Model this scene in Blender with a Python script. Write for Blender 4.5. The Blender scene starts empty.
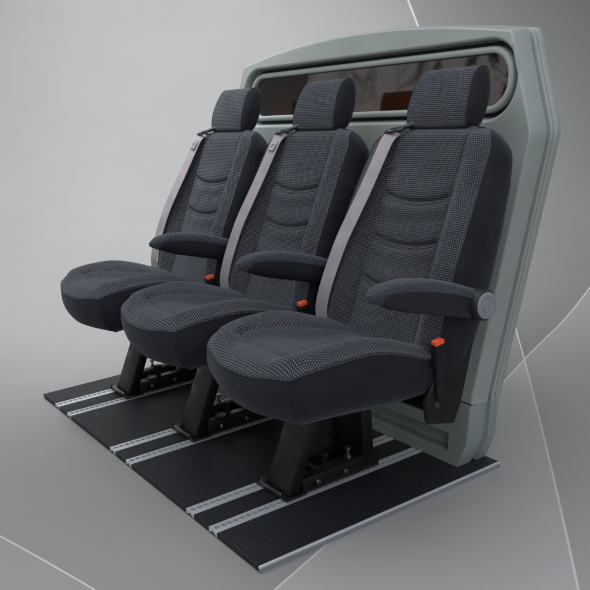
import bpy, bmesh, math, random
from mathutils import Vector, Matrix
random.seed(4)
S = bpy.context.scene
COL = S.collection
PITCH = 0.5
MAT = {}

# ---------------------------------------------------------------- materials
def mat(name, base=(.5, .5, .5), rough=.5, metal=0.0, spec=.5):
    m = bpy.data.materials.new(name); m.use_nodes = True
    b = m.node_tree.nodes['Principled BSDF']
    b.inputs['Base Color'].default_value = (*base, 1)
    b.inputs['Roughness'].default_value = rough
    b.inputs['Metallic'].default_value = metal
    b.inputs['Specular IOR Level'].default_value = spec
    MAT[name] = m
    return m, m.node_tree.nodes, m.node_tree.links, b

def ramp(N, stops):
    r = N.new('ShaderNodeValToRGB')
    e = r.color_ramp.elements
    while len(e) < len(stops): e.new(.5)
    for k, (p, c) in enumerate(stops):
        e[k].position = p
        e[k].color = (*c, 1) if len(c) == 3 else c
    return r

def folds(N, L, b, scale=11, dist=.006, strength=.5):
    """low soft undulation of padded cloth in front of the weave bump"""
    n = noise(N, L, scale, 3, stretch=(1, 1, 1.6))
    bp = N.new('ShaderNodeBump'); bp.inputs['Strength'].default_value = strength; bp.inputs['Distance'].default_value = dist
    L.new(n.outputs['Fac'], bp.inputs['Height'])
    old = b.inputs['Normal'].links[0].from_node
    L.new(bp.outputs['Normal'], old.inputs['Normal'])
def bump(N, L, b, sock, strength, dist):
    bp = N.new('ShaderNodeBump')
    bp.inputs['Strength'].default_value = strength
    bp.inputs['Distance'].default_value = dist
    L.new(sock, bp.inputs['Height']); L.new(bp.outputs['Normal'], b.inputs['Normal'])

def noise(N, L, scale, detail=4, coord='Object', rough=.55, stretch=None):
    t = N.new('ShaderNodeTexCoord'); n = N.new('ShaderNodeTexNoise')
    n.inputs['Scale'].default_value = scale; n.inputs['Detail'].default_value = detail
    n.inputs['Roughness'].default_value = rough
    if stretch:
        mp = N.new('ShaderNodeMapping'); mp.inputs['Scale'].default_value = stretch
        L.new(t.outputs[coord], mp.inputs['Vector']); L.new(mp.outputs['Vector'], n.inputs['Vector'])
    else:
        L.new(t.outputs[coord], n.inputs['Vector'])
    return n

def fabric(name, dark, light, w=.0088, h=.0060, mortar=.0022, sheen=.15, bstr=.6):
    m, N, L, b = mat(name, dark, .92, 0, .12)
    uv = N.new('ShaderNodeUVMap'); uv.uv_map = 'uv'
    br = N.new('ShaderNodeTexBrick')
    br.offset = .5; br.squash = 1
    br.inputs['Scale'].default_value = 1
    br.inputs['Brick Width'].default_value = w
    br.inputs['Row Height'].default_value = h
    br.inputs['Mortar Size'].default_value = mortar
    br.inputs['Mortar Smooth'].default_value = .35
    br.inputs['Bias'].default_value = -.1
    br.inputs['Color1'].default_value = (*light, 1)
    br.inputs['Color2'].default_value = (*[c * .62 for c in light], 1)
    br.inputs['Mortar'].default_value = (*dark, 1)
    L.new(uv.outputs['UV'], br.inputs['Vector'])
    n = noise(N, L, 9, 3)
    mx = N.new('ShaderNodeMix'); mx.data_type = 'RGBA'; mx.blend_type = 'MULTIPLY'
    mx.inputs['Factor'].default_value = 1
    rp = ramp(N, [(.3, (.86, .86, .86)), (.7, (1.1, 1.1, 1.1))])
    L.new(n.outputs['Fac'], rp.inputs['Fac'])
    L.new(br.outputs['Color'], mx.inputs[6]); L.new(rp.outputs['Color'], mx.inputs[7])
    L.new(mx.outputs[2], b.inputs['Base Color'])
    b.inputs['Sheen Weight'].default_value = sheen
    b.inputs['Sheen Roughness'].default_value = .45
    b.inputs['Sheen Tint'].default_value = (.85, .92, 1, 1)
    inv = N.new('ShaderNodeMath'); inv.operation = 'SUBTRACT'; inv.inputs[0].default_value = 1
    L.new(br.outputs['Fac'], inv.inputs[1])
    bump(N, L, b, inv.outputs[0], bstr, .0012)
    folds(N, L, b)

DARK = (.016, .018, .023)
fabric('knit_fabric', (.0195, .0214, .0272), (.142, .151, .176), w=.0054, h=.0050, mortar=.0015)
fabric('insert_fabric', (.029, .033, .043), (.083, .092, .116), w=.0048, h=.0042, mortar=.0012, bstr=.4)

m, N, L, b = mat('plain_fabric', (.019, .0205, .0245), .9, 0, .15)
b.inputs['Sheen Weight'].default_value = .12; b.inputs['Sheen Roughness'].default_value = .4
b.inputs['Sheen Tint'].default_value = (.8, .88, 1, 1)
n = noise(N, L, 12, 4)
r = ramp(N, [(.3, (.0125, .0142, .0192)), (.75, (.0180, .0205, .0272))]); L.new(n.outputs['Fac'], r.inputs['Fac'])
L.new(r.outputs['Color'], b.inputs['Base Color'])
n2 = noise(N, L, 900, 2); bump(N, L, b, n2.outputs['Fac'], .5, .0008); folds(N, L, b, 9, .010, .6)

m, N, L, b = mat('piping_fabric', (.019, .0205, .0245), .85)
m, N, L, b = mat('black_plastic', (.0055, .0055, .006), .55, 0, .3)
n = noise(N, L, 700, 2); bump(N, L, b, n.outputs['Fac'], .15, .0004)
m, N, L, b = mat('armrest_vinyl', (.0105, .0125, .0185), .5, 0, .35)
n = noise(N, L, 500, 2); bump(N, L, b, n.outputs['Fac'], .25, .0005)
m, N, L, b = mat('black_paint', (.0065, .0065, .0068), .42, 0, .4)
n = noise(N, L, 30, 5); r = ramp(N, [(.35, (.3,)*3), (.7, (.55,)*3)])
L.new(n.outputs['Fac'], r.inputs['Fac']); L.new(r.outputs['Color'], b.inputs['Roughness'])
m, N, L, b = mat('grey_plastic', (.20, .215, .24), .45)
m, N, L, b = mat('dark_grey_plastic', (.018, .020, .026), .35)
m, N, L, b = mat('red_plastic', (.88, .10, .03), .4)
m, N, L, b = mat('steel', (.26, .265, .28), .35, 1.0)
m, N, L, b = mat('latch_metal', (.50, .50, .52), .3, .6)
m, N, L, b = mat('chrome', (.6, .6, .66), .15, 1.0)
m, N, L, b = mat('seal_shade_black', (.008, .009, .009), .6)  # joint rubber; also the black that paints shade into recesses and window channel

m, N, L, b = mat('aluminium', (.64, .68, .72), .36, .45)
n = noise(N, L, 60, 4, stretch=(1, .08, 1)); r = ramp(N, [(.3, (.28,)*3), (.7, (.5,)*3)])
L.new(n.outputs['Fac'], r.inputs['Fac']); L.new(r.outputs['Color'], b.inputs['Roughness'])
m, N, L, b = mat('channel_metal', (.035, .037, .042), .5, .6)

# seat belt webbing: fine lengthwise ribs
m, N, L, b = mat('webbing', (.40, .355, .375), .72, 0, .3)
uv = N.new('ShaderNodeUVMap'); uv.uv_map = 'uv'
wv = N.new('ShaderNodeTexWave'); wv.wave_type = 'BANDS'; wv.bands_direction = 'X'
wv.inputs['Scale'].default_value = 130; wv.inputs['Distortion'].default_value = 0
L.new(uv.outputs['UV'], wv.inputs['Vector'])
n = noise(N, L, 14, 4); r = ramp(N, [(.25, (.285, .252, .278)), (.75, (.395, .358, .385))])
L.new(n.outputs['Fac'], r.inputs['Fac']); L.new(r.outputs['Color'], b.inputs['Base Color'])
bump(N, L, b, wv.outputs['Fac'], .6, .001)

# ribbed rubber mat
m, N, L, b = mat('ribbed_rubber', (.012, .014, .018), .55, 0, .4)
t = N.new('ShaderNodeTexCoord')
br = N.new('ShaderNodeTexBrick'); br.offset = 0
br.inputs['Scale'].default_value = 1
br.inputs['Brick Width'].default_value = .0075; br.inputs['Row Height'].default_value = .0125
br.inputs['Mortar Size'].default_value = .0019; br.inputs['Mortar Smooth'].default_value = .3
br.inputs['Color1'].default_value = (.023, .027, .037, 1); br.inputs['Color2'].default_value = (.019, .0225, .031, 1)
br.inputs['Mortar'].default_value = (.006, .007, .009, 1)
L.new(t.outputs['Object'], br.inputs['Vector'])
n = noise(N, L, 6, 6); rp = ramp(N, [(.3, (.75,)*3), (.75, (1.25,)*3)]); L.new(n.outputs['Fac'], rp.inputs['Fac'])
mx = N.new('ShaderNodeMix'); mx.data_type = 'RGBA'; mx.blend_type = 'MULTIPLY'; mx.inputs['Factor'].default_value = 1
L.new(br.outputs['Color'], mx.inputs[6]); L.new(rp.outputs['Color'], mx.inputs[7]); L.new(mx.outputs[2], b.inputs['Base Color'])
inv = N.new('ShaderNodeMath'); inv.operation = 'SUBTRACT'; inv.inputs[0].default_value = 1; L.new(br.outputs['Fac'], inv.inputs[1])
bump(N, L, b, inv.outputs[0], .7, .0016)

# painted moulding of the bulkhead
def moulding(name, a, c):
    m, N, L, b = mat(name, a, .42, 0, .45)
    n = noise(N, L, 5, 5); r = ramp(N, [(.3, a), (.75, c)])
    L.new(n.outputs['Fac'], r.inputs['Fac']); L.new(r.outputs['Color'], b.inputs['Base Color'])
    n2 = noise(N, L, 260, 3); bump(N, L, b, n2.outputs['Fac'], .12, .0006)
    n3 = noise(N, L, 18, 5); r3 = ramp(N, [(.3, (.34,)*3), (.7, (.52,)*3)])
    L.new(n3.outputs['Fac'], r3.inputs['Fac']); L.new(r3.outputs['Color'], b.inputs['Roughness'])
moulding('grey_moulding', (.268, .300, .296), (.308, .342, .336))
moulding('cover_moulding', (.215, .246, .245), (.250, .284, .280))

# tinted window
m = bpy.data.materials.new('tinted_glass'); m.use_nodes = True; MAT['tinted_glass'] = m
N = m.node_tree.nodes; L = m.node_tree.links; N.clear()
out = N.new('ShaderNodeOutputMaterial'); mx = N.new('ShaderNodeMixShader')
tr = N.new('ShaderNodeBsdfTransparent'); tr.inputs['Color'].default_value = (.66, .60, .54, 1)
gl = N.new('ShaderNodeBsdfGlossy'); gl.inputs['Roughness'].default_value = .02; gl.inputs['Color'].default_value = (.9, .9, .9, 1)
lw = N.new('ShaderNodeLayerWeight'); lw.inputs['Blend'].default_value = .5
pw = N.new('ShaderNodeMath'); pw.operation = 'POWER'; pw.inputs[1].default_value = 3.5; L.new(lw.outputs['Facing'], pw.inputs[0])
ml = N.new('ShaderNodeMath'); ml.operation = 'MULTIPLY_ADD'; ml.inputs[1].default_value = .85; ml.inputs[2].default_value = .115; ml.use_clamp = True
L.new(pw.outputs[0], ml.inputs[0]); L.new(ml.outputs[0], mx.inputs['Fac'])
L.new(tr.outputs['BSDF'], mx.inputs[1]); L.new(gl.outputs['BSDF'], mx.inputs[2])
L.new(mx.outputs['Shader'], out.inputs['Surface'])
m, N, L, b = mat('brown_board', (.20, .075, .022), .6)
n = noise(N, L, 4, 5, stretch=(.6, 1, 3)); r = ramp(N, [(.35, (.12, .055, .028)), (.5, (.28, .11, .038)), (.7, (.55, .20, .05))])
L.new(n.outputs['Fac'], r.inputs['Fac']); L.new(r.outputs['Color'], b.inputs['Base Color'])

# studio backdrop: grey panels of different tone meeting at pale painted arcs
m, N, L, b = mat('printed_backdrop', (.3, .3, .3), .75, 0, .2)
uv = N.new('ShaderNodeUVMap'); uv.uv_map = 'uv'
def vm(op, a, bb=None):
    v = N.new('ShaderNodeVectorMath'); v.operation = op
    L.new(a, v.inputs[0])
    if bb is not None: v.inputs[1].default_value = bb
    return v
def mth(op, a, c, clamp=False):
    v = N.new('ShaderNodeMath'); v.operation = op; v.use_clamp = clamp
    for k, x in enumerate((a, c)):
        if isinstance(x, (int, float)): v.inputs[k].default_value = x
        else: L.new(x, v.inputs[k])
    return v.outputs[0]
def circle(cx, cy, r, w):
    d = vm('SUBTRACT', uv.outputs['UV'], (cx, cy, 0)); ln = vm('LENGTH', d.outputs[0])
    s = mth('SUBTRACT', ln.outputs['Value'], r)
    inside = mth('LESS_THAN', s, 0.0)
    line = mth('LESS_THAN', mth('ABSOLUTE', s, 0), w)
    return inside, line
i1, l1 = circle(-10.568694, 1.6333010, 12.0002464, .0052)
i2, l2 = circle(-26.7584860, 20.8980698, 32.9788910, .0030)
i3, l3 = circle(-9.43098584, -8.33545147, 13.3386269, .0024)
F1 = (-67.3474244, 16.9018302, 69.6212962)
BACK_TONES = dict(main=.26, right=.215, low=.37, lowright=.31, corner=.285, line=.52)
def mixv(f, a, c):
    x = N.new('ShaderNodeMix'); x.data_type = 'FLOAT'
    L.new(f, x.inputs[0])
    for k, v in ((2, a), (3, c)):
        if isinstance(v, (int, float)): x.inputs[k].default_value = v
        else: L.new(v, x.inputs[k])
    return x.outputs[0]
T = BACK_TONES
i1f, l1f = circle(F1[0], F1[1], F1[2], .0028)
sepuv = N.new('ShaderNodeSeparateXYZ'); L.new(uv.outputs['UV'], sepuv.inputs[0])
onwall = mth('GREATER_THAN', sepuv.outputs[1], 4.4)
i1 = mixv(onwall, i1f, i1); l1 = mixv(onwall, l1f, l1)
i2b, l2b = circle(11.4354908, -3.8052248, 12.5193521, .0030)
far2 = mth('GREATER_THAN', sepuv.outputs[1], 2.62)
i2 = mixv(far2, i2, mth('SUBTRACT', 1.0, i2b)); l2 = mixv(far2, l2, l2b)
up = mixv(i1, T['right'], T['main'])            # inside the first arc: main panel
lo = mixv(i1, T['lowright'], T['low'])
v = mixv(i2, lo, up)                            # inside the second arc: upper panels
v = mixv(i3, v, T['corner'])
for l in (l1, l2, l3): v = mixv(l, v, T['line'])
bn = noise(N, L, 1.7, 6, rough=.6); bnr = ramp(N, [(.3, (.965,) * 3), (.7, (1.03,) * 3)]); L.new(bn.outputs['Fac'], bnr.inputs['Fac'])
v = mth('MULTIPLY', v, bnr.outputs['Color'])
bn2 = noise(N, L, 420, 3); bump(N, L, b, bn2.outputs['Fac'], .12, .001)
cc = N.new('ShaderNodeCombineColor')
L.new(v, cc.inputs[0]); L.new(v, cc.inputs[1]); L.new(v, cc.inputs[2])
L.new(cc.outputs[0], b.inputs['Base Color'])

# ---------------------------------------------------------------- mesh helpers
class MB:
    def __init__(s): s.v = []; s.f = []; s.m = []; s.uv = []
    def vert(s, p, uv=(0, 0)):
        s.v.append(tuple(p)); s.uv.append(uv); return len(s.v) - 1
    def face(s, ids, mi=0): s.f.append(tuple(ids)); s.m.append(mi)
    def build(s, name, mats, parent=None, smooth=40, loc=None, bevel=0, seg=2, fix=True):
        me = bpy.data.meshes.new(name)
        me.from_pydata(s.v, [], s.f)
        for k in (mats if isinstance(mats, (list, tuple)) else [mats]): me.materials.append(MAT[k])
        me.polygons.foreach_set('material_index', s.m)
        ul = me.uv_layers.new(name='uv')
        for lp in me.loops: ul.data[lp.index].uv = s.uv[lp.vertex_index]
        if fix or bevel:
            bm = bmesh.new(); bm.from_mesh(me)
            if fix: bmesh.ops.recalc_face_normals(bm, faces=bm.faces)
            if bevel:
                ed = [e for e in bm.edges if len(e.link_faces) == 2 and e.calc_face_angle(0) > .6]
                bmesh.ops.bevel(bm, geom=ed, offset=bevel, segments=seg, profile=.5, affect='EDGES', clamp_overlap=True)
            bm.to_mesh(me); bm.free()
        me.shade_smooth()
        me.set_sharp_from_angle(angle=math.radians(smooth))
        o = bpy.data.objects.new(name, me); COL.objects.link(o)
        if parent: o.parent = parent
        return o
    def box(s, x0, x1, y0, y1, z0, z1, mi=0, f=None):
        f = f or (lambda x, y, z: (x, y, z))
        i = [s.vert(f(x, y, z)) for z in (z0, z1) for y in (y0, y1) for x in (x0, x1)]
        for q in ((0, 2, 3, 1), (4, 5, 7, 6), (0, 1, 5, 4), (2, 6, 7, 3), (0, 4, 6, 2), (1, 3, 7, 5)):
            s.face([i[k] for k in q], mi)
    def tube(s, pts, r, n=10, mi=0, closed=False, cap=True):
        pts = [Vector(p) for p in pts]; rings = []; L_ = len(pts); ref = None
        for k, p in enumerate(pts):
            a = pts[(k - 1) % L_] if (closed or k > 0) else p
            c = pts[(k + 1) % L_] if (closed or k < L_ - 1) else p
            t = (c - a).normalized()
            if ref is None:
                ref = Vector((0, 0, 1)) if abs(t.z) < .9 else Vector((1, 0, 0))
            u = (ref - t * ref.dot(t)).normalized(); w = t.cross(u); ref = u
            rr = r[k] if isinstance(r, (list, tuple)) else r
            rings.append([s.vert(p + (u * math.cos(6.28318 * j / n) + w * math.sin(6.28318 * j / n)) * rr) for j in range(n)])
        for k in range(L_ if closed else L_ - 1):
            A, B = rings[k], rings[(k + 1) % L_]
            for j in range(n): s.face((A[j], A[(j + 1) % n], B[(j + 1) % n], B[j]), mi)
        if cap and not closed:
            s.face(rings[0], mi); s.face(rings[-1][::-1], mi)
    def lathe(s, origin, axis, prof, n=24, mi=0):
        """prof: list of (distance along axis, radius)"""
        o = Vector(origin); a = Vector(axis).normalized()
        u = a.orthogonal().normalized(); w = a.cross(u); rings = []
        for d, r in prof:
            if r < 1e-6: rings.append([s.vert(o + a * d)])
            else: rings.append([s.vert(o + a * d + (u * math.cos(6.28318 * j / n) + w * math.sin(6.28318 * j / n)) * r) for j in range(n)])
        for A, B in zip(rings, rings[1:]):
            for j in range(n):
                j2 = (j + 1) % n
                if len(A) == 1 and len(B) == 1: continue
                if len(A) == 1: s.face((A[0], B[j], B[j2]), mi)
                elif len(B) == 1: s.face((A[j], A[j2], B[0]), mi)
                else: s.face((A[j], A[j2], B[j2], B[j]), mi)

def lerp(a, b, t): return a + (b - a) * t
def interp(tab, x):
    if x <= tab[0][0]: return tab[0][1]
    for (a, va), (b_, vb) in zip(tab, tab[1:]):
        if x <= b_:
            return lerp(va, vb, (x - a) / (b_ - a))
    return tab[-1][1]
def sm(tab, x, h=.012):
    """smoothed table lookup"""
    return sum(interp(tab, x + d * h) for d in (-2, -1, 0, 1, 2)) / 5
def sstep(a, b, x):
    t = min(1, max(0, (x - a) / (b - a))); return t * t * (3 - 2 * t)
def gauss(x, s): return math.exp(-(x / s) ** 2)

def empty(name, loc, label, cat, group=None):
    o = bpy.data.objects.new(name, None); COL.objects.link(o)
    o.location = loc; o.empty_display_size = .1
    o['label'] = label; o['category'] = cat
    if group: o['group'] = group
    return o

# ---------------------------------------------------------------- camera
yaw, pit, rol = -9.76762284e-01, 2.35981841e-01, -6.58959879e-02
fw = Vector((math.sin(yaw) * math.cos(pit), math.cos(yaw) * math.cos(pit), -math.sin(pit)))
r0 = Vector((math.cos(yaw), -math.sin(yaw), 0)); u0 = r0.cross(fw)
rt = r0 * math.cos(rol) + u0 * math.sin(rol); upv = -r0 * math.sin(rol) + u0 * math.cos(rol)
CAM = Vector((2.42115254, -.781068750, .982187030))
cd = bpy.data.cameras.new('camera'); cam = bpy.data.objects.new('camera', cd); COL.objects.link(cam)
M = Matrix((rt, upv, -fw)).transposed().to_4x4(); M.translation = CAM
cam.matrix_world = M
cd.sensor_fit = 'HORIZONTAL'; cd.sensor_width = 36
cd.lens = 803.494439 / 590 * 36
cd.clip_start = .05; cd.clip_end = 100
S.camera = cam

# ---------------------------------------------------------------- backdrop sweep
GZ = -.016; T1 = 3.2; R = 1.6
ef = Vector((math.sin(yaw), math.cos(yaw), 0)); er = Vector((math.cos(yaw), -math.sin(yaw), 0))
base = Vector((CAM.x, CAM.y, 0))
prof = [(-2.5, 0, -2.5)] + [(t, 0, t) for t in (-1, 0, 1, 2, 2.6, T1)]
for k in range(1, 33):
    a = math.pi / 2 * k / 32
    prof.append((T1 + R * math.sin(a), R - R * math.cos(a), T1 + R * a))
for z in (2.2, 3.0, 3.8): prof.append((T1 + R, z, T1 + R * math.pi / 2 + z - R))
mb = MB(); rows = []
ss = [-5 + k * .5 for k in range(21)]
for t, z, l in prof:
    rows.append([mb.vert(base + ef * t + er * s + Vector((0, 0, GZ + z)), (s, l)) for s in ss])
for A, B in zip(rows, rows[1:]):
    for k in range(len(ss) - 1): mb.face((A[k], A[k + 1], B[k + 1], B[k]))
bd = mb.build('backdrop', 'printed_backdrop', smooth=180)
bd['kind'] = 'structure'
bd['label'] = 'seamless grey studio backdrop with thin pale arcs crossing it'

# ---------------------------------------------------------------- floor panel
PX0, PX1, PY0, PY1 = -.424, 1.052, 0.0, .774
fp = empty('floor_panel', (.3, .4, GZ), 'black ribbed rubber floor panel with six silver rails under the seats', 'floor panel')
def under(o):  # place a part built in world coordinates under an Empty
    p = o.parent; o.location = Vector(o.location) - p.location
    return o
RAILS = [(-.291, -.250), (-.172, -.133)]
strips = []; x = PX0
cuts = sorted((a + PITCH * k, b_ + PITCH * k) for k in range(3) for a, b_ in RAILS)
mb = MB()
for a, b_ in cuts + [(PX1, None)]:
    mb.box(x, a - .0006, PY0, PY1, -.012, 0)
    if b_: x = b_ + .0006
under(mb.build('rubber_mat', 'ribbed_rubber', fp, bevel=.0008, seg=1))
mb = MB(); mb.box(PX0, PX1, PY0 + .002, PY1 - .002, -.0155, -.0121)
under(mb.build('base_board', 'channel_metal', fp))
mb = MB()  # edge trim: nosing with a top lip and a face
mb.box(PX1 + .0006, PX1 + .0054, PY0 - .001, PY1, -.0050, .0018)
under(mb.build('edge_trim', 'aluminium', fp, bevel=.0012, seg=2))
mb = MB(); mb.box(PX1 + .0006, PX1 + .0042, PY0, PY1, -.0157, -.0052)
under(mb.build('edge_skirt', 'grey_plastic', fp))
def rail(x0, x1):
    mb = MB(); c = x0 + (x1 - x0) * .44; p = .0180; n = int((PY1 - PY0) / p)
    pts = []
    for k in range(n):
        y = PY0 + .004 + (k + .5) * p
        for j in range(-10, 11):
            dy = math.copysign(abs(j / 10) ** 1.0, j) * p / 2
            w = math.sqrt(max(0, (.0074 ** 2) - dy * dy)) if abs(dy) < .0074 else 0
            pts.append((y + dy, max(w, .0014)))
    ys = [(PY0, .0042)] + pts + [(PY1, .0042)]
    zt = .0016
    for sgn, xe in ((-1, x0), (1, x1)):
        prev = None
        for y, w in ys:
            xi = c + sgn * w
            ids = [mb.vert((xe, y, -.0125)), mb.vert((xe, y, .0006)), mb.vert((c + sgn * .0125, y, zt if sgn < 0 else zt)), mb.vert((xi, y, zt)), mb.vert((xi, y, -.007))]
            if prev:
                for k in range(4): mb.face((prev[k], prev[k + 1], ids[k + 1], ids[k]))
            else: mb.face(ids)
            prev = ids
        mb.face(prev[::-1])
    mb.box(c - .010, c + .010, PY0 + .0005, PY1, -.0125, -.0072, 1)
    return mb.build('rail', ['aluminium', 'channel_metal'], fp, smooth=30)
for a, b_ in cuts: under(rail(a, b_))

# ---------------------------------------------------------------- bulkhead (leaning partition with a window)
BX = .42
bh = empty('bulkhead', (BX, .72, GZ + .016), 'grey moulded bulkhead partition with long tinted window behind the seats', 'partition')
def W(x, z, d): return (x, .665 + .15 * z + d, z)
HALF = [(.0, .585), (.075, .612), (.19, .612), (.872, .717), (1.09, .637)]
def outline(z0, n=44):
    """closed loop (x,z) counter-clockwise from bottom left, with an arched top"""
    R_ = []
    for k in range(n + 1):
        z = lerp(z0, 1.09, k / n); R_.append((BX + sm(HALF, z, .007), z))
    top = []
    cr = [(BX + .632, 1.106), (BX + .628, 1.1145), (BX + .618, 1.1195)]
    for k in range(0, 33):
        t = lerp(.60, -.60, k / 32)
        top.append((BX + t, 1.1215 + .047 * (1 - (abs(t) / .60) ** 2.1)))
    Lf = [(2 * BX - x, z) for x, z in reversed(R_)]
    return R_ + cr + top + [(2 * BX - x, z) for x, z in reversed(cr)] + Lf
def inset(loop, o):
    n = len(loop); res = []
    for k in range(n):
        (xa, za), (xb, zb), (xc, zc) = loop[k - 1], loop[k], loop[(k + 1) % n]
        def nrm(ax, az, bx, bz):
            dx, dz = bx - ax, bz - az; l = math.hypot(dx, dz) or 1
            return (-dz / l, dx / l)
        n1, n2 = nrm(xa, za, xb, zb), nrm(xb, zb, xc, zc)
        mx_, mz_ = n1[0] + n2[0], n1[1] + n2[1]; l = math.hypot(mx_, mz_)
        if l < .3: mx_, mz_ = n1; f = 1
        else:
            mx_ /= l; mz_ /= l; f = 1 / max(.5, mx_ * n1[0] + mz_ * n1[1])
        res.append((xb + mx_ * o * f, zb + mz_ * o * f))
    return res
def loft(mb, loop, steps, mi=0, start=None):
    prev = start
    for o, d in steps:
        lp = inset(loop, o) if o else loop
        ids = [mb.vert(W(x, z, d), (x, z)) for x, z in lp]
        if prev:
            n = len(ids)
            for k in range(n): mb.face((prev[k], prev[(k + 1) % n], ids[(k + 1) % n], ids[k]), mi)
        prev = ids
    return prev
def pill(cx, cz, hw, hh, r, n=12):
    pts = []
    for qx, qz, a0 in ((1, -1, -90), (1, 1, 0), (-1, 1, 90), (-1, -1, 180)):
        for k in range(n + 1):
            a = math.radians(a0 + 90 * k / n)
            pts.append((cx + qx * (hw - r) + r * math.cos(a), cz + qz * (hh - r) + r * math.sin(a)))
    return pts
def fill(mb, loops, d, mi=0):
    """flat face with holes between loops of (x,z), all at depth d"""
    bm = bmesh.new(); allv = []; edges = []
    for lp in loops:
        vs = [bm.verts.new((x, 0, z)) for x, z in lp]
        edges += [bm.edges.new((vs[k], vs[(k + 1) % len(vs)])) for k in range(len(vs))]
    r_ = bmesh.ops.triangle_fill(bm, use_beauty=True, use_dissolve=False, edges=edges)
    bm.verts.index_update()
    ids = {v.index: mb.vert(W(v.co.x, v.co.z, d), (v.co.x, v.co.z)) for v in bm.verts}
    for f in bm.faces: mb.face([ids[v.index] for v in f.verts], mi)
    bm.free()

ZC = .178     # joint above the lower cover
OUT = outline(ZC)
WC = (.438, 1.003); WHW, WHH, WR = .645, .1055, .10
win = pill(*WC, WHW, WHH, WR)
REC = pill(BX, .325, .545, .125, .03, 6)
mb = MB()
fill(mb, [inset(OUT, .006), win, REC], 0)
loft(mb, OUT, [(.006, 0), (.004, .0005), (.0018, .0018), (.0005, .004), (0, .0065), (-.005, .054), (-.004, .057), (.009, .0605), (.011, .066), (.008, .070),
               (-.003, .0725), (-.005, .0755), (-.005, .080), (-.003, .083), (.004, .086), (-.002, .0885), (-.004, .091), (-.0045, .095), (-.0045, .107), (-.003, .110)])
# window recess: rolled lip then a wall going back
loft(mb, win, [(0, 0), (.003, .0008), (.006, .003), (.008, .007), (.009, .030), (.013, .034)])
loft(mb, REC, [(0, 0), (.004, .002), (.006, .006)])
loft(mb, inset(REC, .006), [(0, .006), (.002, .09)], 1); fill(mb, [inset(REC, .008)], .09, 1)  # black lining paints deep shade into the lower recess
# rear skin, with an opening behind the window
OPEN = pill(WC[0], WC[1], .60, .075, .07)
fill(mb, [inset(OUT, -.003), OPEN], .110)
under(mb.build('partition_body', ['grey_moulding', 'seal_shade_black'], bh, smooth=35))
# lower cover: skirt with chamfered lower corners and a long recessed slot
LC = [(BX - .582, 0.0), (BX + .582, 0.0), (BX + .596, .028), (BX + .612, .075), (BX + .612, .1755), (BX - .612, .1755), (BX - .612, .075), (BX - .596, .028)]
slot = pill(BX, .058, .545, .026, .004, 3)
upper = pill(BX, .1425, .545, .0329, .004, 3)
mb = MB()
fill(mb, [inset(LC, .004), slot, upper], -.003)
loft(mb, LC, [(.004, -.003), (.001, -.0015), (0, .002), (0, .05), (.006, .053), (.006, .068), (-.003, .071), (-.003, .102), (0, .1035)])
fill(mb, [LC], .1035)
loft(mb, slot, [(0, -.003), (.001, -.001), (.002, .028)]); fill(mb, [inset(slot, .002)], .028)
loft(mb, upper, [(0, -.003), (.001, -.001), (.0015, .012)]); loft(mb, inset(upper, .0015), [(0, .012), (.001, .085)], 1); fill(mb, [inset(upper, .0025)], .085, 1)  # upper slot lined in black as painted shade
under(mb.build('lower_cover', ['cover_moulding', 'seal_shade_black'], bh, smooth=35))
mb = MB(); lp = [(x, z) for x, z in ((BX - .60, .1757), (BX + .60, .1757), (BX + .60, .1777), (BX - .60, .1777))]
loft(mb, lp, [(0, .006), (0, .095)]); fill(mb, [lp], .006)
under(mb.build('joint_seal', 'seal_shade_black', bh))
# window: channel seal coloured black for the recess shade, frame ring, pane, board behind
fr_o = pill(WC[0], WC[1], WHW - .030, WHH - .0225, .078, 14)
mb = MB(); loft(mb, win, [(.0095, .0335), (.04, .0335)])
wn = under(mb.build('window', 'seal_shade_black', bh))
mb = MB()
loft(mb, fr_o, [(0, .033), (0, .020), (.0025, .0155), (.007, .0135), (.0135, .0138), (.0165, .016), (.018, .021), (.018, .031)])
o = mb.build('window_frame', 'grey_moulding', wn); o.location = (0, 0, 0)
mb = MB(); pn = inset(fr_o, .0165); loft(mb, pn, [(0, .0262), (0, .0302)])
fill(mb, [pn], .0262); fill(mb, [pn], .0302)
o = mb.build('pane', 'tinted_glass', wn)
mb = MB(); bdp = pill(WC[0], WC[1], .612, .085, .05)
loft(mb, bdp, [(0, .1105), (0, .118)]); fill(mb, [bdp], .1105); fill(mb, [bdp], .118)
under(mb.build('rear_board', 'brown_board', bh))

# ---------------------------------------------------------------- seat
seat = empty('van_seat', (0, .3, 0), '', 'seat', 'row of three van seats')
ORI = Vector((0, .3, 0))
def part(mb, name, mats, parent=None, **k):
    mb.v = [tuple(Vector(p) - ORI) for p in mb.v]
    o = mb.build(name, mats, parent or seat, **k)
    return o

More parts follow.
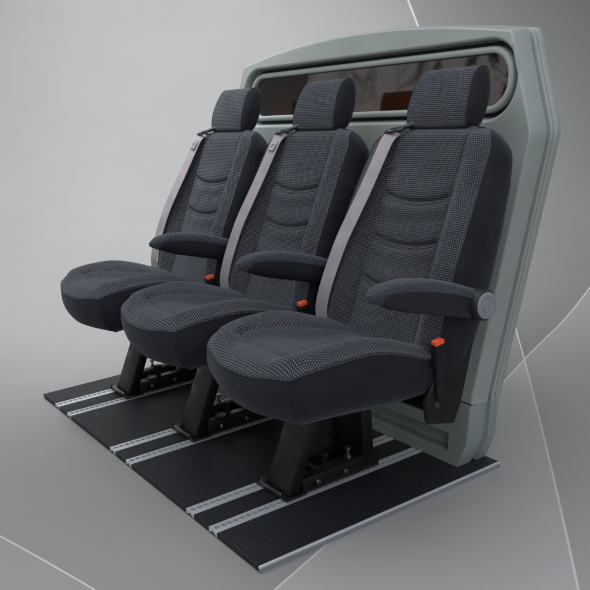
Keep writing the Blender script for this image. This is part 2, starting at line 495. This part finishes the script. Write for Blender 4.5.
# ---- cushion
YF, YR = .006, .435
def cw(y):   # half width of the seam line in plan
    return sm([(.02, .150), (.04, .168), (.06, .183), (.09, .196), (.14, .204), (.27, .208), (.36, .206), (.45, .196)], y, .010)
def cyf(u): return YF + .034 * abs(u) ** 2.2
ZS = [(.0, .452), (.06, .466), (.12, .476), (.22, .477), (.30, .456), (.36, .430), (.45, .400)]
ZC_ = [(.0, .452), (.03, .464), (.07, .469), (.12, .464), (.20, .446), (.30, .432), (.45, .405)]
def ctop(u, v):
    a = abs(u)
    y = lerp(cyf(u), YR, v)
    yc = max(0, y - .034 * a ** 2.2)
    zc = sm(ZC_, yc, .012); zs = sm(ZS, y, .015)
    w = .022 * sstep(0, .12, v)
    k = sstep(.34, .80, a)
    z = lerp(zc, zs + w, k) - w * sstep(.74, 1.0, a) ** 1.9
    z -= .012 * (1 - sstep(0, .085, v)) ** 2 * (1 - .5 * k)
    d = a - (.60 - .08 * v)
    if v > .17: z -= .0055 * gauss(d, .022)
    if a < .62: z -= .0055 * gauss((v - .19 - .05 * a * a) / .022, 1)
    z += .004 * gauss(a - .3, .2) * gauss(v - .5, .3) * math.sin(9 * v + 3 * u)   # slack in the cloth
    return z
mb = MB(); NU, NV = 72, 72; G = []
for j in range(NV + 1):
    v = j / NV; row = []
    for i in range(NU + 1):
        u = -1 + 2 * i / NU
        y = lerp(cyf(u), YR, v); xx = u * cw(y)
        row.append(mb.vert((xx, y, ctop(u, v)), (xx, y)))
    G.append(row)
for j in range(NV):
    v = (j + .5) / NV
    for i in range(NU):
        a = abs(-1 + 2 * (i + .5) / NU)
        ins = a < .60 - .08 * v and v > .19 + .05 * a * a
        mb.face((G[j][i], G[j][i + 1], G[j + 1][i + 1], G[j + 1][i]), 2 if ins else 0)
loop = [G[0][i] for i in range(NU + 1)] + [G[j][NU] for j in range(1, NV + 1)] + [G[NV][i] for i in range(NU - 1, -1, -1)] + [G[j][0] for j in range(NV - 1, 0, -1)]
n = len(loop); P = [Vector(mb.v[i]) for i in loop]
C0 = Vector((0, .25, 0))
nr = []
for k in range(n):
    t = P[(k + 2) % n] - P[k - 2]; t.z = 0
    nr.append(Vector((t.y, -t.x, 0)).normalized())
nr = [sum((nr[(k + q) % n] for q in range(-5, 6)), Vector()).normalized() for k in range(n)]
seam_pts = [p + nr[k] * .0012 for k, p in enumerate(P)]
prev = loop
def zbot(p): return .322 + .012 * gauss(p.y - .16, .1)
for q in range(1, 13):
    t = (q / 12) ** 1.22; ids = []
    for k in range(n):
        p = P[k]; front = 1 - sstep(.02, .22, p.y)
        bul = .010 * math.sin(math.pi * min(1, t * 1.05)) ** 1.15
        ins = -.022 * front * t ** 1.8 - .020 * t ** 2.5 - (.03 * sstep(.82, 1, t))
        zz = lerp(p.z, zbot(p), t)
        pp = p + nr[k] * (bul + ins); dz_ = p.z - zz; ids.append(mb.vert((pp.x, pp.y, zz), (p.x + nr[k].x * dz_, p.y + nr[k].y * dz_)))
    for k in range(n): mb.face((prev[k], prev[(k + 1) % n], ids[(k + 1) % n], ids[k]), 0 if q == 1 else 1)
    prev = ids
mb.face(prev[::-1], 1)
cushion = part(mb, 'cushion', ['knit_fabric', 'plain_fabric', 'insert_fabric'], smooth=60)
mb = MB(); mb.tube([p + nr[(k_ + 2 * NU + NV) % n] * .0016 + Vector((0, 0, -.0065)) for k_, p in enumerate(seam_pts[2 * NU + NV:] + seam_pts[:NU + NV + 1])], .0006, 6, closed=False)
part(mb, 'piping', 'piping_fabric', cushion)

# ---- backrest: cross-sections stacked along its slope
SL = .40; NRM = Vector((0, -1, SL)).normalized()
def bp(x, z, f): # point of the front plane at height z pushed f forward
    return Vector((x, .545 + SL * (z - .75), z)) + NRM * f
WS = [(.40, .203), (.50, .210), (.60, .212), (.70, .211), (.80, .204), (.83, .2015), (.87, .199)]
def creases(x, z):
    d = 0
    for zc in (.752, .652, .552):
        zz = zc - .019 * (1 - (x / .118) ** 2)
        d -= .0085 * gauss((z - zz) / .0042, 1) + .0040 * gauss((z - zz + .011) / .0036, 1)
        d += .0045 * gauss((z - zz + .026) / .016, 1) + .003 * gauss((z - zz - .022) / .018, 1)
    return d
def front(x, z, Wz):
    ax = abs(x)
    k = sstep(.105, .165, ax)
    bol = interp([(.40, .022), (.50, .036), (.60, .042), (.70, .034), (.80, .022), (.88, .010), (.92, .0)], z)
    f = bol * k - .014 * sstep(Wz - .05, Wz, ax) ** 1.7
    f -= .0058 * gauss(ax - .118, .0036)
    f += creases(x, z) * (1 - sstep(.100, .117, ax))
    f += .006 * (1 - (min(ax, .11) / .11) ** 2) * gauss(z - .62, .16)
    f -= .030 * sstep(.872, .915, z) ** 1.6
    return f
mb = MB(); rows = []; NF = 96; NZ = 210; Z0, Z1 = .400, .912
for j in range(NZ + 1):
    z = lerp(Z0, Z1, j / NZ); Wz = sm(WS, z, .006) if z < .84 else .112 + .0885 * math.sqrt(max(0, 1 - ((z - .84) / .073) ** 2)); ids = []
    fp_ = [(Wz * (-1 + 2 * i / NF),) for i in range(NF + 1)]
    fp_ = [(x, front(x, z, Wz), front(x, z, Wz) if abs(x) > .126 else 0) for x, in fp_]
    ar = [0.0]
    for a_, b_ in zip(fp_, fp_[1:]): ar.append(ar[-1] + math.hypot(b_[0] - a_[0], b_[2] - a_[2] if abs(b_[0] - a_[0]) > 0 and a_[2] and b_[2] else 0))
    for i in range(NF + 1):
        ids.append(mb.vert(bp(fp_[i][0], z, fp_[i][1]), (ar[i] - ar[NF // 2], z * 1.077)))
    # right side, back, left side
    th = interp([(.40, .098), (.60, .098), (.80, .090), (.87, .078), (.912, .05)], z)
    f0 = front(Wz, z, Wz); sd = []
    for t in (.12, .3, .5, .7, .88): sd.append((Wz + .014 * (1 - .8 * sstep(.84, .91, z)) * math.sin(math.pi * t ** .8), lerp(f0, -th, t)))
    bk_ = [(Wz - .004, -th), (Wz - .03, -th - .006), (0, -th - .010), (-Wz + .03, -th - .006), (-Wz + .004, -th)]
    for x, f in sd + bk_ + [(-x, f) for x, f in reversed(sd)]:
        ids.append(mb.vert(bp(x, z, f), (f, z)))
    rows.append(ids)
n = len(rows[0])
for A, B in zip(rows, rows[1:]):
    for k in range(n): mb.face((A[k], A[(k + 1) % n], B[(k + 1) % n], B[k]), 0 if k < NF else 1)
mb.face(rows[0][::-1], 1)
top = rows[-1]; c = Vector((0, 0, 0))
for k in top: c += Vector(mb.v[k])
c /= n; prev = top
for q in range(1, 5):
    t = q / 5; ids = [mb.vert(Vector(mb.v[k]).lerp(c, t) + Vector((0, 0, .012 * math.sin(t * 1.57))), mb.uv[k]) for k in top]
    for k in range(n): mb.face((prev[k], prev[(k + 1) % n], ids[(k + 1) % n], ids[k]), 1)
    prev = ids
mb.face(prev, 1)
seamL = [[Vector(mb.v[r_[s_]]) for r_ in rows[2:-3]] for s_ in (0, NF)]
backrest = part(mb, 'backrest', ['knit_fabric', 'plain_fabric'], smooth=60)
for sl in seamL:
    mb = MB(); mb.tube([p + NRM * .0005 for p in sl], .0011, 6)
    part(mb, 'piping', 'piping_fabric', backrest)

# ---- headrest
HP = [  # side profile (depth forward of the plane y = hy(z), z), closed, front first
    (.0, .900), (.007, .915), (.012, .945), (.011, .980), (.005, 1.012), (-.005, 1.036), (-.020, 1.0455), (-.038, 1.044), (-.050, 1.034), (-.058, 1.014),
    (-.062, .985), (-.061, .945), (-.054, .912), (-.042, .898), (-.022, .894)]
def spl(P_, m):
    out_ = []; n_ = len(P_)
    for i in range(n_):
        p0, p1, p2, p3 = P_[i - 1], P_[i], P_[(i + 1) % n_], P_[(i + 2) % n_]
        for k in range(m):
            t = k / m
            out_.append(tuple(.5 * (2 * p1[d] + (p2[d] - p0[d]) * t + (2 * p0[d] - 5 * p1[d] + 4 * p2[d] - p3[d]) * t * t + (3 * p1[d] - p0[d] - 3 * p2[d] + p3[d]) * t ** 3) for d in range(2)))
    return out_
HPS = spl(HP, 5); hc = (-.026, .972)
def hy(z): return .622 + .30 * (z - .9)
def hpt(x, f, z): return Vector((x - .007, hy(z) - f, .9 + (z - .9) * .93))
mb = MB(); rows = []; xs = []
HW = .098
for i in range(41):
    xs.append(-HW + 2 * HW * i / 40)
arc = [0.0]
for a_, b_ in zip(HPS, HPS[1:]): arc.append(arc[-1] + math.hypot(b_[0] - a_[0], b_[1] - a_[1]))
for x in xs:
    taper = 1 - .05 * (abs(x) / HW) ** 3
    row = []
    for k, (f, z) in enumerate(HPS):
        ff = hc[0] + (f - hc[0]) * taper; zz = hc[1] + (z - hc[1]) * (1 - .015 * (abs(x) / HW) ** 3)
        wx = x * (1 - .09 * sstep(.95, 1.05, z))
        row.append(mb.vert(hpt(wx, ff, zz), (wx, arc[k] + .3)))
    rows.append(row)
m_ = len(HPS)
for A, B in zip(rows, rows[1:]):
    for k in range(m_): mb.face((A[k], A[(k + 1) % m_], B[(k + 1) % m_], B[k]), 0)
for row, sg in ((rows[0], -1), (rows[-1], 1)):
    prev = row; P = [Vector(mb.v[i]) for i in row]; c = sum(P, Vector()) / m_
    for q in range(1, 9):
        t = q / 8
        ids = []
        for p in P:
            rr = 1 - .95 * t
            d = p.lerp(c, 1 - rr); d.x += sg * .014 * (1 - rr ** 3) ** .8
            ids.append(mb.vert(d, (d.y, d.z)))
        for k in range(m_): mb.face((prev[k], prev[(k + 1) % m_], ids[(k + 1) % m_], ids[k]), 1)
        prev = ids
    mb.face(prev, 1)
hseams = [[Vector(mb.v[i]) for i in row] for row in (rows[0], rows[-1])]
headrest = part(mb, 'headrest', ['knit_fabric', 'plain_fabric'], smooth=60)
for sl in hseams:
    mb = MB(); mb.tube(sl, .0013, 6, closed=True)
    part(mb, 'piping', 'piping_fabric', headrest)

# ---- armrest on the seat's left
AX0, AX1 = .212, .268
HUB = Vector((0, .477, .535))
AT = [  # y, z top, z bottom
    (.158, .601, .595), (.164, .608, .588), (.178, .615, .583), (.205, .621, .572), (.24, .623, .560), (.29, .620, .548), (.35, .610, .534), (.41, .596, .519), (.46, .580, .508), (.50, .566, .503)]
mb = MB(); rows = []
for j in range(41):
    y = lerp(.158, .50, (j / 40) ** 1.3); yy = lerp(.188, .478, (y - .158) / .342)
    zt, zb = sm([(a, b_) for a, b_, c_ in AT], y, .006), sm([(a, c_) for a, b_, c_ in AT], y, .006)
    tipw = math.sqrt(min(1, max(.03, (y - .156) / .035)))
    xc, hw = (AX0 + AX1) / 2, (AX1 - AX0) / 2 * tipw
    h = zt - zb; ids = []
    for k in range(24):
        a = 2 * math.pi * k / 24
        ca, sa = math.cos(a), math.sin(a)
        px = xc + hw * math.copysign(abs(ca) ** .55, ca)
        pz = (zt + zb) / 2 + h / 2 * math.copysign(abs(sa) ** .75, sa)
        ids.append(mb.vert((px, yy, pz), (px + (pz if sa < .3 else 0), yy)))
    rows.append(ids)
for j, (A, B) in enumerate(zip(rows, rows[1:])):
    for k in range(24):
        a = (k + .5) / 24
        topf = .045 < a < .455 or j < 5
        mb.face((A[k], A[(k + 1) % 24], B[(k + 1) % 24], B[k]), 0 if topf else 1)
mb.face(rows[0][::-1], 0); mb.face(rows[-1], 1)
armrest = part(mb, 'armrest', ['insert_fabric', 'armrest_vinyl'], smooth=60)
mb = MB(); mb.lathe(HUB + Vector((.196, 0, 0)), (1, 0, 0), [(0, 0), (0, .034), (.078, .0345), (.083, .0335), (.086, .0305), (.086, 0)], 32)
hub = part(mb, 'pivot_hub', 'armrest_vinyl', armrest)
mb = MB(); mb.lathe(HUB + Vector((.2822, 0, 0)), (1, 0, 0), [(0, .0292), (.0022, .0288), (.0030, .0275), (.0028, .019), (.0012, .0175), (.0012, .0145), (.0030, .0135), (.0036, 0)], 32)
part(mb, 'pivot_cap', 'grey_plastic', armrest)

# ---- seat belt
def belt_on(x, z, f): return bp(x, z, f)
path = [(-.124, .890, .004), (-.128, .868, .018), (-.132, .82, .027), (-.137, .75, .039), (-.148, .68, .049), (-.163, .62, .053), (-.177, .56, .051), (-.190, .50, .046), (-.200, .455, .036), (-.203, .425, .022)]
pts = [belt_on(*p) for p in path]
fine = []
for k in range(len(pts) - 1):
    p0, p1, p2, p3 = pts[max(k - 1, 0)], pts[k], pts[k + 1], pts[min(k + 2, len(pts) - 1)]
    for q in range(6):
        t = q / 6; fine.append(.5 * (2 * p1 + (p2 - p0) * t + (2 * p0 - 5 * p1 + 4 * p2 - p3) * t * t + (3 * p1 - p0 - 3 * p2 + p3) * t ** 3))
fine.append(pts[-1])
def ribbon(mb, fine, w, th, nrmf):
    prev = None; s = 0
    for k, p in enumerate(fine):
        t = (fine[min(k + 1, len(fine) - 1)] - fine[max(k - 1, 0)]).normalized()
        nn = nrmf(k / (len(fine) - 1)); a = t.cross(nn).normalized(); nn = a.cross(t).normalized()
        if k: s += (p - fine[k - 1]).length
        ids = [mb.vert(p + a * w / 2 * e + nn * th / 2 * g, (e * w / 2, s)) for e, g in ((-1, -1), (-.0, -1), (1, -1), (1, 1), (.0, 1.0), (-1, 1))]
        if prev:
            for q in range(6): mb.face((prev[q], prev[(q + 1) % 6], ids[(q + 1) % 6], ids[q]))
        else: mb.face(ids)
        prev = ids
    mb.face(prev[::-1])
mb = MB()
ribbon(mb, fine, .042, .0018, lambda t: (NRM + Vector((.10 + .05 * t, 0, 0))).normalized())
belt = part(mb, 'seat_belt', 'webbing', smooth=50)
# guide: a flat loop the belt passes through and the arm that carries it
mb = MB()
g0 = belt_on(-.124, .894, .006); ax = Vector((1, 0, .12)).normalized(); gy = Vector((0, .95, .3)).normalized()
lp = []
for k in range(28):
    a = 2 * math.pi * k / 28; ca, sa = math.cos(a), math.sin(a)
    lp.append(g0 + ax * (.030 * math.copysign(abs(ca) ** .5, ca)) + gy * (.012 * math.copysign(abs(sa) ** .6, sa)))
mb.tube(lp, .0044, 8, closed=True)
mb.tube([g0 + ax * .026 + gy * .010, g0 + ax * .042 + gy * .030, g0 + ax * .055 + gy * .055 - Vector((0, 0, .012))], [.006, .007, .008], 10)
part(mb, 'belt_guide', 'dark_grey_plastic', belt)

# ---- buckle beside the backrest
mb = MB()
BP0 = Vector((.218, .396, .330))
def bk_box(mb, c, a, u, w, l, du, dw):
    a = a.normalized(); w_ = a.cross(u).normalized(); u = w_.cross(a).normalized()
    def f(x, y, z): return c + u * x + w_ * y + a * z
    mb.box(-du, du, -dw, dw, w, l, f=f)
AXB = Vector((.09, -.10, .9))
bk_box(mb, BP0, AXB, Vector((0, 1, 0)), 0, .085, .010, .004)
stalk = part(mb, 'buckle_stalk', 'black_plastic', smooth=40, bevel=.002)
mb = MB(); bk_box(mb, BP0, AXB, Vector((0, 1, 0)), .080, .134, .0145, .0095)
buck = part(mb, 'buckle', 'black_plastic', smooth=40, bevel=.004)
mb = MB(); bk_box(mb, BP0, AXB, Vector((0, 1, 0)), .127, .142, .0125, .0080)
part(mb, 'release_button', 'red_plastic', buck, bevel=.002)

# ---- recliner cover and side frame
def plate(mb, poly, x0, x1):
    A = [mb.vert((x0, y, z)) for y, z in poly]; B = [mb.vert((x1, y, z)) for y, z in poly]; n_ = len(poly)
    mb.face(A); mb.face(B[::-1])
    for k in range(n_): mb.face((A[k], A[(k + 1) % n_], B[(k + 1) % n_], B[k]))
mb = MB(); plate(mb, [(.365, .275), (.445, .255), (.468, .30), (.500, .40), (.530, .50), (.520, .54), (.478, .545), (.440, .47), (.392, .385), (.36, .33)], .198, .214)
side = part(mb, 'recliner_cover', 'black_plastic', bevel=.005, seg=3)
mb = MB(); mb.lathe((.214, .388, .315), (1, 0, 0), [(0, .008), (.004, .0075), (.0055, .0055), (.0055, 0)], 16)
part(mb, 'bolt', 'dark_grey_plastic', side)
mb = MB(); plate(mb, [(.365, .275), (.445, .255), (.468, .30), (.500, .40), (.530, .50), (.520, .54), (.478, .545), (.440, .47), (.392, .385), (.36, .33)], -.214, -.200)
part(mb, 'recliner_cover', 'black_plastic', bevel=.005, seg=3)

# ---- under frame
mb = MB(); mb.box(-.10, .11, .20, .40, .298, .325, f=lambda x, y, z: (x, y, z + .03 * sstep(.05, .4, y)))
part(mb, 'seat_pan', 'black_paint', bevel=.006)
LX0, LX1 = -.287, -.139
def post(y0, y1, yt0, yt1, x0, x1, xt0, xt1, zt, name):
    mb = MB()
    v = [(x0, y0, .012), (x1, y0, .012), (x1, y1, .012), (x0, y1, .012), (xt0, yt0, zt), (xt1, yt0, zt), (xt1, yt1, zt), (xt0, yt1, zt)]
    i = [mb.vert(p) for p in v]
    for q in ((0, 3, 2, 1), (4, 5, 6, 7), (0, 1, 5, 4), (1, 2, 6, 5), (2, 3, 7, 6), (3, 0, 4, 7)): mb.face([i[k] for k in q])
    return part(mb, name, 'black_paint', bevel=.005, seg=2)
lf = post(.214, .250, .335, .375, LX0 + .034, LX1 - .004, LX0 + .058, LX1 + .002, .30, 'front_leg')
post(.462, .500, .448, .486, LX0 + .006, LX1 - .004, LX0 + .02, LX1 + .01, .30, 'rear_leg')
mb = MB(); mb.box(LX0 - .002, LX1 + .002, .203, .268, .0048, .0115)
fb = part(mb, 'foot_plate', 'black_paint', bevel=.002)
mb = MB(); mb.box(LX0 + .022, LX1 - .022, .2025, .2105, .0118, .0205, f=lambda x, y, z: (x, y, z))
part(mb, 'clamp_bar', 'steel', fb, bevel=.002)
for xx in (LX0 + .012, LX1 - .012):
    mb = MB(); mb.lathe((xx, .209, .0115), (0, 0, 1), [(0, .007), (.004, .007), (.005, .004), (.010, .004), (.0105, 0)], 8)
    part(mb, 'bolt', 'black_paint', fb)
for xa, xb in ((LX0 + .004, LX0 + .042), (LX1 - .042, LX1 - .004)):
    mb = MB(); mb.box(xa, xb, .262, .515, .006, .046)
    mb.box(xa + .004, xb - .004, .30, .50, .0465, .0500)
    part(mb, 'base_beam', 'black_paint', bevel=.004)
for yy in (.33, .47):
    mb = MB(); mb.box(LX0 + .043, LX1 - .043, yy, yy + .03, .016, .036)
    part(mb, 'cross_bar', 'black_paint', bevel=.003)
for xx, yy, kind in ((LX1 - .023, .345, 0), (LX1 - .023, .425, 1), (LX0 + .023, .37, 1), (LX0 + .023, .45, 0), (LX1 - .006, .40, 2), (LX1 - .006, .31, 2)):
    mb = MB()
    if kind == 0:
        mb.lathe((xx, yy, .0502), (0, 0, 1), [(0, .008), (.012, .008), (.013, .005), (.020, .005), (.021, .0125), (.036, .0145), (.039, .012), (.040, 0)], 16)
        part(mb, 'lock_knob', 'black_plastic')
    elif kind == 1:
        mb.lathe((xx, yy, .0502), (0, 0, 1), [(0, .011), (.003, .011), (.003, .008), (.010, .008), (.011, .0045), (.024, .0045), (.025, .009), (.030, .009), (.031, 0)], 8)
        part(mb, 'bolt', 'steel')
    else:
        mb.lathe((LX1 - .003, yy, .026), (1, 0, 0), [(0, .009), (.004, .0085), (.007, .006), (.0075, 0)], 8)
        part(mb, 'bolt', 'steel')
# height adjuster boxes under the seat pan
mb = MB(); mb.box(LX0 + .055, LX1 + .02, .33, .49, .275, .325)
part(mb, 'pedestal_top', 'black_paint', bevel=.006)

# ---- copies
def kids(o): return [c for c in bpy.data.objects if c.parent == o]
def copy_tree(o, parent=None):
    c = o.copy(); COL.objects.link(c)
    if parent: c.parent = parent
    for ch in kids(o): copy_tree(ch, c)
    return c
LAB = ['patterned grey van seat at the far end of the row, nothing beyond it but backdrop',
       'middle patterned grey seat standing between the two other seats',
       'nearest patterned grey seat, its armrest ending in a fully visible round grey hub']
seats = [seat, copy_tree(seat), copy_tree(seat)]
for k, s_ in enumerate(seats):
    s_.location = (PITCH * k, .3, 0); s_['label'] = LAB[k]

# the belts of the two farther seats carry a bright latch plate below the guide
for s_ in seats[:2]:
    bl = [c for c in kids(s_) if c.name.startswith('seat_belt')][0]
    mb = MB(); c0, c1 = fine[9], fine[3]; t_ = (c1 - c0).normalized(); w_ = t_.cross(NRM).normalized(); n_ = w_.cross(t_).normalized()
    if n_.y > 0: n_ = -n_
    def lf_(x, y, z): return c0 + w_ * x + t_ * y + n_ * (z + .0022)
    for q in ((-.014, -.008, -.016, .018), (.008, .014, -.016, .018), (-.0079, .0079, -.016, -.008), (-.0079, .0079, .004, .018)):
        mb.box(q[0], q[1], q[2], q[3], 0, .0024, f=lf_)
    mb.v = [tuple(Vector(p) - ORI) for p in mb.v]
    mb.build('latch_plate', 'latch_metal', bl)
# ---------------------------------------------------------------- light
w = bpy.data.worlds.new('World'); S.world = w; w.use_nodes = True
N = w.node_tree.nodes; L = w.node_tree.links
bg = N['Background']
t = N.new('ShaderNodeTexCoord'); sp = N.new('ShaderNodeSeparateXYZ'); L.new(t.outputs['Generated'], sp.inputs[0])
r = ramp(N, [(.0, (.05, .04, .035)), (.47, (.10, .085, .07)), (.52, (.32, .31, .30)), (.62, (.68, .70, .73)), (1.0, (.88, .93, 1.0))])
mr = N.new('ShaderNodeMapRange'); mr.inputs['From Min'].default_value = -1; mr.inputs['From Max'].default_value = 1
L.new(sp.outputs['Z'], mr.inputs['Value']); L.new(mr.outputs['Result'], r.inputs['Fac'])
# bare twigs against the low sky
tw = N.new('ShaderNodeTexNoise'); tw.inputs['Scale'].default_value = 17; tw.inputs['Detail'].default_value = 5; tw.inputs['Roughness'].default_value = .62; tw.inputs['Distortion'].default_value = .6
L.new(t.outputs['Generated'], tw.inputs['Vector'])
def wm(op, a, c, clamp=False):
    v = N.new('ShaderNodeMath'); v.operation = op; v.use_clamp = clamp
    for k, x in enumerate((a, c)):
        if isinstance(x, (int, float)): v.inputs[k].default_value = x
        else: L.new(x, v.inputs[k])
    return v.outputs[0]
ridge = wm('SUBTRACT', 1.0, wm('MULTIPLY', wm('ABSOLUTE', wm('SUBTRACT', tw.outputs['Fac'], .5), 0), 15), True)
low = wm('SUBTRACT', 1.0, wm('MULTIPLY', wm('ABSOLUTE', wm('SUBTRACT', sp.outputs['Z'], .27), 0), 9), True)
twf = wm('MULTIPLY', wm('MULTIPLY', ridge, low), 1.3, True)
mxw = N.new('ShaderNodeMix'); mxw.data_type = 'RGBA'
L.new(twf, mxw.inputs[0]); L.new(r.outputs['Color'], mxw.inputs[6]); mxw.inputs[7].default_value = (.06, .055, .05, 1)
L.new(mxw.outputs[2], bg.inputs['Color']); bg.inputs['Strength'].default_value = .66

def area(name, loc, aim, sx, sy, power, col=(1, 1, 1)):
    d = bpy.data.lights.new(name, 'AREA'); d.shape = 'RECTANGLE'; d.size = sx; d.size_y = sy; d.energy = power; d.color = col
    o = bpy.data.objects.new(name, d); COL.objects.link(o); o.location = loc
    o.rotation_euler = (Vector(aim) - Vector(loc)).to_track_quat('-Z', 'Y').to_euler()
    return o
area('overcast_fill', (.3, -.6, 3.3), (.5, .4, .5), 4.6, 3.4, 74, (.98, .99, 1))  # added area lamp standing in for overcast light from above
area('side_fill', (4.6, -.9, 1.9), (.8, .6, .6), 2.6, 2.2, 44, (.98, .99, 1))  # added fill lamp, brightens the bulkhead from the right
def spot(name, loc, aim, power, ang, blend):
    d = bpy.data.lights.new(name, 'SPOT'); d.energy = power; d.spot_size = math.radians(ang); d.spot_blend = blend; d.shadow_soft_size = .25
    o = bpy.data.objects.new(name, d); COL.objects.link(o); o.location = loc
    o.rotation_euler = (Vector(aim) - Vector(loc)).to_track_quat('-Z', 'Y').to_euler()
wallc = base + ef * 4.8 + er * -.35 + Vector((0, 0, 1.35))
spot('backdrop_fill_spot', base + ef * 2.6 + er * -.5 + Vector((0, 0, 3.6)), base + ef * 4.6 + er * -.6 + Vector((0, 0, .85)), 620, 88, 1.0)  # added spot that gives the backdrop its pale gradient

S.view_settings.view_transform = 'Standard'; S.view_settings.look = 'None'
S.view_settings.exposure = 0; S.view_settings.gamma = 1
S.cycles.use_denoising = True
